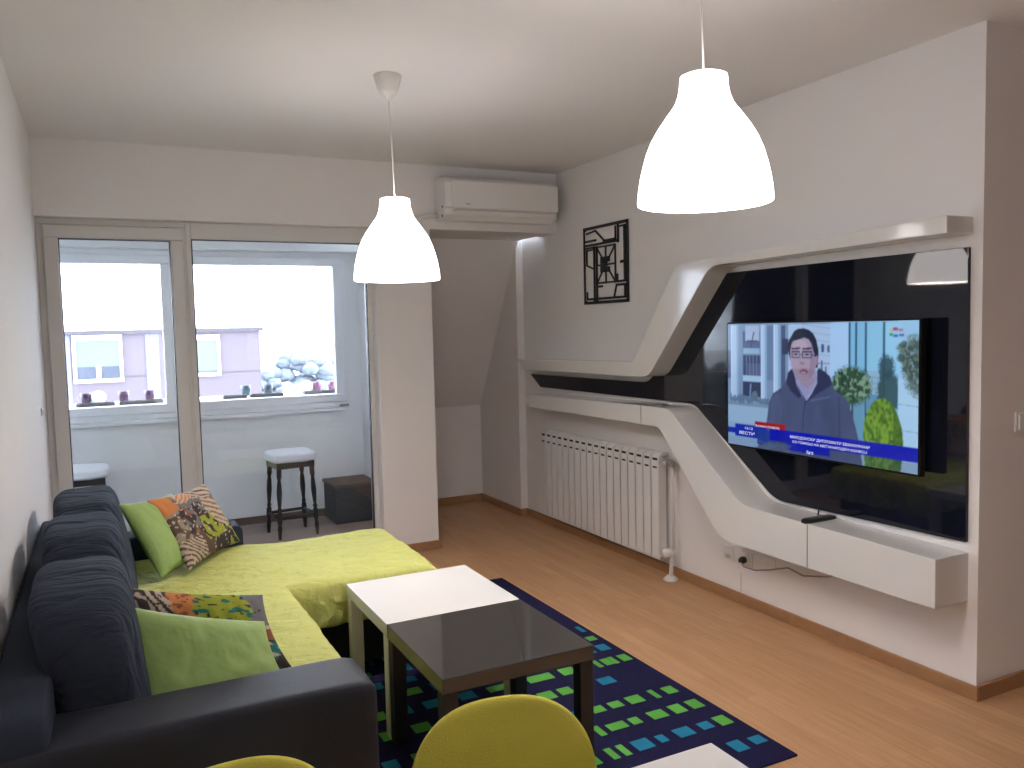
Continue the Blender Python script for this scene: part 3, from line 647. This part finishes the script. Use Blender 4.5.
# ================================================================== PENDANT LAMPS
def make_lamp(x, y, zb, label):
    t = thing('pendant_lamp', (x, y, zb), label, 'lamp', 'bell shaped pendant lamps')
    R_ = .190; Hs = .358
    prof = [(.997, 0), (1.0, .03), (.985, .114), (.955, .21), (.913, .305), (.86, .40), (.785, .495), (.68, .59), (.553, .686), (.475, .74), (.425, .78), (.385, .84), (.362, .895), (.352, .96), (.345, .99), (.30, 1.0)]
    pts = []
    for i in range(len(prof)-1):
        for k in range(3):
            a = k/3; pts.append((prof[i][0]*(1-a)+prof[i+1][0]*a, prof[i][1]*(1-a)+prof[i+1][1]*a))
    pts.append(prof[-1])
    out = [(r*R_, zb+h*Hs) for r, h in pts]; inn = [(r*R_-.003, zb+h*Hs-.0015) for r, h in pts][::-1]
    s = MB(); s.lathe(out+[(.02, zb+Hs)], (x, y, 0), 48, cap=False); s.lathe(inn+[], (x, y, 0), 48, cap=False)
    s.lathe([(R_, zb), (R_-.003, zb-.001)], (x, y, 0), 48, cap=False); s.build('lamp_shade', M['shade'], t)
    MB().tube([(x, y, zb+Hs-.03), (x, y, zb+Hs+.004)], .014, 14).build('socket', M['plastic'], t)
    MB().lathe([(.001, zb+.17), (.02, zb+.172), (.03, zb+.20), (.028, zb+.235), (.015, zb+.27), (.013, zb+.35)], (x, y, 0), 18).build('bulb', M['shade'], t)
    MB().tube([(x, y, zb+Hs), (x-.006, y, (zb+2.6)/2+.2), (x-.015, y, 2.545)], .0028, 8).build('cord', M['plastic'], t)
    MB().lathe([(.001, 2.53), (.010, 2.53), (.015, 2.548), (.036, 2.556), (.046, 2.575), (.054, 2.605), (.062, 2.636), (.058, 2.6395), (.001, 2.6395)], (x-.015, y, 0), 28).build('ceiling_canopy', M['plastic'], t)
    ld = bpy.data.lights.new('bulb_light', 'POINT'); ld.energy = BULB_W; ld.color = (1, .93, .90); ld.shadow_soft_size = .05
    lo = bpy.data.objects.new('bulb_light', ld); COL.objects.link(lo); lo.parent = t; lo.location = (0, 0, .10)
make_lamp(1.20, 3.51, 1.750, 'white glowing bell pendant lamp hanging over the coffee tables, farther from the camera')
make_lamp(1.567, 1.87, 1.868, 'large near white glowing bell pendant lamp in front of the television wall')

make_lamp(1.12, -1.60, 1.80, 'added unseen white bell pendant lamp behind the camera, lighting the chair fronts')  # extra lamp out of view, added to brighten the chair fronts

# ================================================================== RUG
def build_rug():
    rx0, rx1, ry0, ry1 = .56, 2.115, 2.05, 4.42
    r = MB(); r.box(rx0, rx1, ry0, ry1, .0005, .008, 0)
    rnd = random.Random(5); t = .0088
    rows = [2.195, 2.37, 2.53, 2.68, 2.885, 3.05, 3.20, 3.32, 3.45, 3.58, 3.72, 3.86, 4.0, 4.14, 4.28]
    vis = {2.195: [(2.066, .07, 't'), (1.974, .07, 't')], 2.37: [(2.055, .07, 'g'), (1.972, .065, 't'), (1.87, .09, 't'), (1.769, .045, 't'), (1.683, .09, 't'), (1.60, .035, 'g'), (1.55, .035, 'g')],
           2.53: [(2.05, .07, 'g'), (1.965, .07, 'g'), (1.869, .09, 'g'), (1.763, .055, 'g'), (1.68, .10, 'g'), (1.60, .035, 'g')],
           2.68: [(2.042, .065, 'g'), (1.964, .03, 'g'), (1.867, .085, 'g'), (1.774, .07, 'g'), (1.69, .07, 'g')],
           2.885: [(1.864, .09, 't'), (1.662, .075, 'g'), (1.574, .085, 'g'), (1.49, .05, 'g')], 3.05: [(2.07, .06, 'g'), (2.01, .03, 'g'), (1.975, .05, 'g'), (1.925, .03, 'g'), (1.77, .09, 'g'), (1.63, .15, 'g'), (1.43, .12, 'g')],
           3.20: [(2.05, .07, 't'), (1.98, .04, 't')], 3.32: [(2.062, .06, 'g')], 3.45: [(2.08, .03, 't')]}
    for y in rows:
        cells = list(vis.get(y, [])); lo = min([c[0]-c[1]/2 for c in cells], default=2.0)
        x = lo-.04
        while x > rx0+.08:
            wd = rnd.choice([.035, .07, .09, .12]); c = rnd.choice('gggt' if int(y*10) % 3 else 'ggtt')
            if rnd.random() > .12: cells.append((x-wd/2, wd, c))
            x -= wd+.035
        for (cx, wd, c) in cells:
            hy = rnd.choice([.028, .034, .038]) if wd > .04 else .042
            wd *= .80; hy *= .92; r.box(cx-wd/2, cx+wd/2, y-hy, y+hy, .008, t, 1 if c == 'g' else 2)
    o = r.build('area_rug', [M['rug'], M['rug_g'], M['rug_t']], None, loc=(1.3, 3.2, 0))
    tag(o, 'navy blue rug with green and teal rectangles under the coffee tables', 'rug')
build_rug()

# ================================================================== COFFEE TABLES
def coffee_table(y0, mt, ml, label):
    x0 = .888; t = thing('coffee_table', (x0+.275, y0+.275, .008), label, 'table')
    MB().box(x0, x0+.55, y0+.0015, y0+.5485, .400, .45).build('tabletop', [mt], t, .0015)
    for i, a in enumerate((x0+.003, x0+.497)):
        for b_ in (y0+.004, y0+.496): MB().box(a, a+.05, b_, b_+.05, .009, .400).build('leg', ml, t, .0015)
    return t
tw = coffee_table(2.847, M['table_w'], M['table_wleg'], 'square white coffee table pushed against the black one')
tb = coffee_table(2.297, M['table_b'], M['table_bleg'], 'square black-brown coffee table on the rug, nearest the dining chairs')

# ================================================================== SOFA
sf = thing('sofa', (.2, 3.26, 0), 'slate grey corner sofa with chaise along the left wall', 'sofa')
SY0, SY1, AX = 2.085, 4.44, .60
MB().box(-.20, .60, SY0+.15, SY1-.15, .05, .25).box(.58, 1.28, 3.50, 4.23, .05, .25).build('base', M['sofa_dark'], sf, .01)
b_ = MB(); softbox(b_, (.36, 2.86, .34), (.275, .60, .095), 14, 9); b_.build('seat_cushion', M['sofa_dark'], sf)
b_ = MB(); softbox(b_, (.70, 3.87, .34), (.61, .40, .095), 14, 9); b_.build('chaise_cushion', M['sofa_dark'], sf)
b_ = MB(); softbox(b_, (-.215, (SY0+4.38)/2, .365), (.068, (4.38-SY0)/2, .325), 24, 20); b_.build('back_rail', M['sofa'], sf)
def arm(y0, y1, x1, m, zt):
    a = MB(); softbox(a, ((x1-.283)/2, (y0+y1)/2, zt/2+.01), ((x1+.283)/2, (y1-y0)/2, zt/2-.01), 24, 20,
                      lambda q, p: q+Vector((0, 0, .004*nz(q.x*5, q.y*6, q.z*4)))); a.build('armrest', m, sf)
arm(SY0-.01, 2.29, .62, M['sofa_arm'], .597)
arm(4.26, SY1, .60, M['sofa'], .565)
LEG = []
for (lx, ly) in ((-.18, 2.15), (.52, 2.15), (-.18, 4.35), (.52, 4.35), (1.2, 3.58), (1.2, 4.15)):
    MB().box(lx-.025, lx+.025, ly-.025, ly+.025, .0085 if lx > 1 else 0, .06).build('foot', M['black'], sf)
def back_cushion(yc, ln, top, seed, lean):
    def D(q, p):
        crown = 1-abs(p.y)**3
        q = Vector(q)
        q.z += .022*crown*max(0, p.z)
        q.x *= 1+.08*crown
        # creases running across the top and down the face, strongest near the ends
        t = q.y*30+2.5*nz(q.x*5, q.z*5, seed)+seed
        wr = (1-abs(math.sin(t*.5)))**4*(.35+.65*abs(p.y))*abs(nz(q.x*6+seed, q.y*5, q.z*6))*2
        w2_ = nz(q.x*7+seed*3, q.y*6, q.z*7)
        q = q+q.normalized()*(-.020*wr+.009*w2_)
        if p.z > .9: q.z -= .007*math.exp(-(q.y/.008)**2)
        if p.x > .9: q.x -= .007*math.exp(-(q.y/.008)**2)
        q.x -= lean*q.z
        return q
    m_ = MB(); hh = (top-.43)/2-.010
    softbox(m_, (-.056, yc, .43+hh), (.118, ln/2, hh), 44, 5.5, D)
    m_.build('back_cushion', M['sofa_cush'], sf)
back_cushion(2.60, .62, .862, 1.3, .16)
back_cushion(3.23, .60, .882, 5.7, .17)
back_cushion(3.87, .64, .875, 9.1, .16)

# ---- lime bedspreads
def quilt(name, x0, x1, y0, y1, z, dropx, dropy, dropy_from, label, seed, cell=.075):
    r = .045; st = .0125; vs = []; nx = int((x1-x0+dropx)/st)+1; ny = int((y1-y0+dropy)/st)+1
    for i in range(nx):
        for j in range(ny):
            a = x0+i*(x1-x0+dropx)/(nx-1); b_ = (y0-dropy)+j*(y1-y0+dropy)/(ny-1)
            oa = max(0, a-(x1-r)); ob = max(0, (y0+r)-b_)
            if dropy: 
                k = min(1, max(0, (a-dropy_from)/.10)); ob *= (.12+.88*k*k*(3-2*k))
            def arc(o):
                if o < r*PI/2: return r*math.sin(o/r), r*(1-math.cos(o/r))
                return r, r+(o-r*PI/2)
            dx, za = arc(oa); dy, zb_ = arc(ob)
            x = min(a, x1-r)+dx; y = (max(b_, y0+r)-dy)
            dz = za+zb_ if min(za, zb_) == 0 else math.hypot(za, zb_)
            # hanging folds
            hang = max(0, dz-r)
            fold = .020*math.sin(b_*26+seed+3*nz(b_*3, seed, 0))*min(1, hang/.1) if oa > 0 else 0
            fold2 = .020*math.sin(a*24+seed+3*nz(a*3, seed, 4))*min(1, hang/.1) if ob > 0 else 0
            x += fold*(1 if oa > 0 else 0)+.006*(hang > 0); y -= abs(fold2) if ob > 0 else 0
            zz = z-min(dz, z-.03)
            # quilting diamonds and rumples
            u = (a+b_)/cell; v = (a-b_)/cell
            q = abs(math.sin(u*PI/2))*abs(math.sin(v*PI/2)); pf = .0045*(q**.5)
            ru = .013*nz(a*3.2+seed, b_*3.2, 0)+.007*nz(a*7, b_*11, seed)+.006*(1-abs(nz(a*5+seed, b_*12, 3))*2.2)**3*.6
            if hang <= 0: zz += pf+ru*min(1, 1)
            else: x += (pf if oa > 0 else 0); y -= (pf if ob > 0 else 0)
            vs.append((x, y, zz))
    fs = [(i*ny+j, (i+1)*ny+j, (i+1)*ny+j+1, i*ny+j+1) for i in range(nx-1) for j in range(ny-1)]
    m_ = MB(); m_.add(vs, fs, 0, True); o = m_.build(name, M['quilt'], None, loc=((x0+x1)/2, (y0+y1)/2, z))
    s = o.modifiers.new('thick', 'SOLIDIFY'); s.thickness = .006; s.offset = 1
    tag(o, label, 'bedspread', 'lime bedspreads on the sofa'); return o
quilt('bedspread', .07, 1.34, 3.455, 4.262, .452, .20, .17, .63, 'lime quilted bedspread covering the chaise in front of the balcony glazing', 2.)
quilt('bedspread', .07, .665, 2.30, 3.47, .458, .34, 0, 9, 'lime quilted bedspread on the sofa seat, hanging down its front beside the armrest', 6.)

# ---- pillows
def pillow(TL, TR, BR, BL, T, m, label, grp, seed, paint=None):
    TL, TR, BR, BL = map(Vector, (TL, TR, BR, BL)); n = 96 if paint else 30; nrm = (TR-TL).cross(TL-BL).normalized(); vs = []; uvs = []
    idx = lambda s, i, j: s*(n+1)*(n+1)+i*(n+1)+j
    for s in (1, -1):
        for i in range(n+1):
            for j in range(n+1):
                u = -1+2*i/n; v = -1+2*j/n
                uu = u*(1-.085*(1-v*v)*abs(u)); vv = v*(1-.085*(1-u*u)*abs(v))
                a, b_ = (uu+1)/2, (vv+1)/2
                p = BL*(1-a)*(1-b_)+BR*a*(1-b_)+TR*a*b_+TL*(1-a)*b_
                h = T*((1-u**4)*(1-v**4))**.55*(1-.25*(u*u+v*v)/2)+.0015
                wr = .006*nz(u*2.5+seed, v*2.5, s)+.004*nz(u*7, v*3+seed, s)
                p = p+nrm*s*(h+wr*min(1, h/.02)); vs.append(p); uvs.append(((u+1)/2, (v+1)/2))
    fs = []
    for s in (0, 1):
        for i in range(n):
            for j in range(n):
                f = (idx(s, i, j), idx(s, i+1, j), idx(s, i+1, j+1), idx(s, i, j+1)); fs.append(f if s == 0 else f[::-1])
    for i in range(n):
        fs += [(idx(0, i, 0), idx(1, i, 0), idx(1, i+1, 0), idx(0, i+1, 0)), (idx(0, i, n), idx(0, i+1, n), idx(1, i+1, n), idx(1, i, n)),
               (idx(0, 0, i), idx(0, 0, i+1), idx(1, 0, i+1), idx(1, 0, i)), (idx(0, n, i), idx(1, n, i), idx(1, n, i+1), idx(0, n, i+1))]
    mb = MB(); mb.add(vs, fs, 0, True); c = (BL+BR)/2
    o = mb.build('throw_pillow', m, None, loc=tuple(c)); ul = o.data.uv_layers.new(name='UVMap')
    for lp in o.data.loops: ul.data[lp.index].uv = uvs[lp.vertex_index]
    if paint:
        ca_ = o.data.color_attributes.new('print', 'FLOAT_COLOR', 'POINT')
        ca_.data.foreach_set('color', [k for q in uvs for k in (*paint(*q), 1.0)])
    tag(o, label, 'pillow', grp); return o
PM1 = PM2 = print_mat('patchwork_print')
ORANGE, CREAM, CHAR, GREY, LIME, TEAL, RUST, BROWN = (.50, .19, .065), (.46, .37, .29), (.045, .036, .038), (.15, .145, .155), (.27, .31, .03), (.02, .14, .14), (.22, .08, .05), (.10, .065, .05)
def print_far(u, v):
    a = u+.05*nz(u*5, v*5, 1); b = v+.05*nz(u*5, v*5, 7)
    c = GREY if b > .55 else BROWN
    if a < .24 and b > .70: c = ORANGE
    elif b > .80 and a > .55: c = CREAM if math.sin((a*.6+b)*62) > -.5 else BROWN
    elif .30 < a < .58 and b > .80: c = CREAM if math.sin((a-b)*90) > 0 else ORANGE
    elif a > .62 and b > .30 and abs((a-.62)*.9+(b-.86)*.45) < .15: c = CREAM if math.sin((a*.5+b)*70) > -.2 else (.20, .13, .09)
    elif .42 < a < .80 and .18 < b < .55: c = LIME if nz(u*16, v*9, 3) > -.12 else CHAR
    elif a < .34 and b < .30: c = CREAM if math.sin((a+b)*95) > -.1 else BROWN
    elif a > .80 and b < .30: c = LIME if nz(u*12, v*12, 9) > 0 else CHAR
    elif a > .5 and b < .20: c = CHAR
    elif .2 < a < .60 and .35 < b < .72: c = CHAR if nz(u*14, v*10, 5) > -.05 else (RUST if nz(u*9, v*9, 2) > .1 else GREY)
    elif a < .25: c = (.25, .22, .17) if nz(u*10, v*12, 4) > 0 else BROWN
    if nz(u*26, v*26, 8) > .38 and c is not ORANGE: c = CREAM
    return c
def print_near(u, v):
    a = u+.04*nz(u*6, v*6, 1); b = v+.05*nz(u*5, v*5, 7)
    if b > .55:
        if a < .20: c = CHAR if nz(u*16, v*14, 2) > -.05 else CREAM
        elif a < .34: c = CREAM if math.sin((a*1.2+b*.3)*80) > -.2 else CHAR
        elif a < .48: c = ORANGE if nz(u*12, v*12, 3) > -.1 else RUST
        elif a < .86: c = TEAL if nz(u*11, v*14, 5) > .16 else LIME
        else: c = GREY
    elif a > .55: c = (RUST if b > .38 else (TEAL if nz(u*9, v*9, 4) > .05 else CHAR)) if nz(u*13, v*13, 6) < .2 else CREAM
    else: c = LIME if nz(u*7, v*7, 3) > 0 else BROWN
    if nz(u*26, v*26, 8) > .42: c = CHAR
    return c
pillow((.035, 3.93, .80), (.27, 4.22, .77), (.42, 4.09, .478), (.185, 3.80, .478), .050, M['green'], 'plain green pillow behind the patterned pillow on the chaise', 'plain green pillows', 1)
pillow((.155, 4.02, .785), (.43, 4.31, .785), (.575, 4.21, .495), (.305, 3.86, .480), .050, PM1, 'patchwork patterned pillow propped up on the chaise by the balcony glazing', 'patterned pillows', 2, print_far)
pillow((-.01, 2.70, .785), (.425, 2.67, .69), (.485, 2.53, .485), (.05, 2.55, .485), .045, PM2, 'patterned pillow standing behind the green one near the armrest', 'patterned pillows', 3, print_near)
pillow((-.012, 2.58, .768), (.405, 2.53, .650), (.46, 2.33, .470), (.045, 2.36, .470), .050, M['green'], 'plain green pillow leaning by the near armrest of the sofa', 'plain green pillows', 4)

# ================================================================== DINING SET AT THE NEAR EDGE
dt = thing('dining_table', (.4, .8, 0), 'white dining table with its corner at the bottom edge of the picture', 'table')
MB().box(-.15, .985, .45, 1.168, .712, .742).build('tabletop', M['table_w'], dt, .002)
for a in (-.13, .915):
    for b_ in (.47, 1.10): MB().box(a, a+.05, b_, b_+.05, 0, .712).build('leg', M['table_wleg'], dt, .002)
def make_chair(label):
    t = thing('dining_chair', (0, 0, 0), label, 'chair', 'lime upholstered dining chairs')
    s = MB(); softbox(s, (0, 0, .45), (.225, .21, .045), 14, 4); s.build('seat', M['chair'], t)
    s = MB()
    def D(q, p):
        q = Vector(q); q.y += -.9*q.x*q.x+.10*(q.z+.2)   # wraps forward at the sides, leans back
        return q
    softbox(s, (0, .20, .575), (.196, .028, .200), 22, 2.7, D); s.build('backrest', M['chair'], t)
    for sx in (-1, 1):
        for sy in (-1, 1):
            MB().tube([(sx*.15, sy*.14, .42), (sx*.20, sy*.20, 0)], [.016, .010], 10).build('leg', M['black'], t)
    return t
ch = make_chair('lime yellow upholstered dining chair beside the white table corner, its rounded back fully in view')
ch.location = (.643, 1.235, 0); ch.rotation_euler.z = -.18
c2 = copy_tree(ch); c2.location = (.165, 1.235, 0); c2.rotation_euler.z = .0
c2['label'] = 'lime dining chair of which only the top of the backrest shows below the sofa armrest'
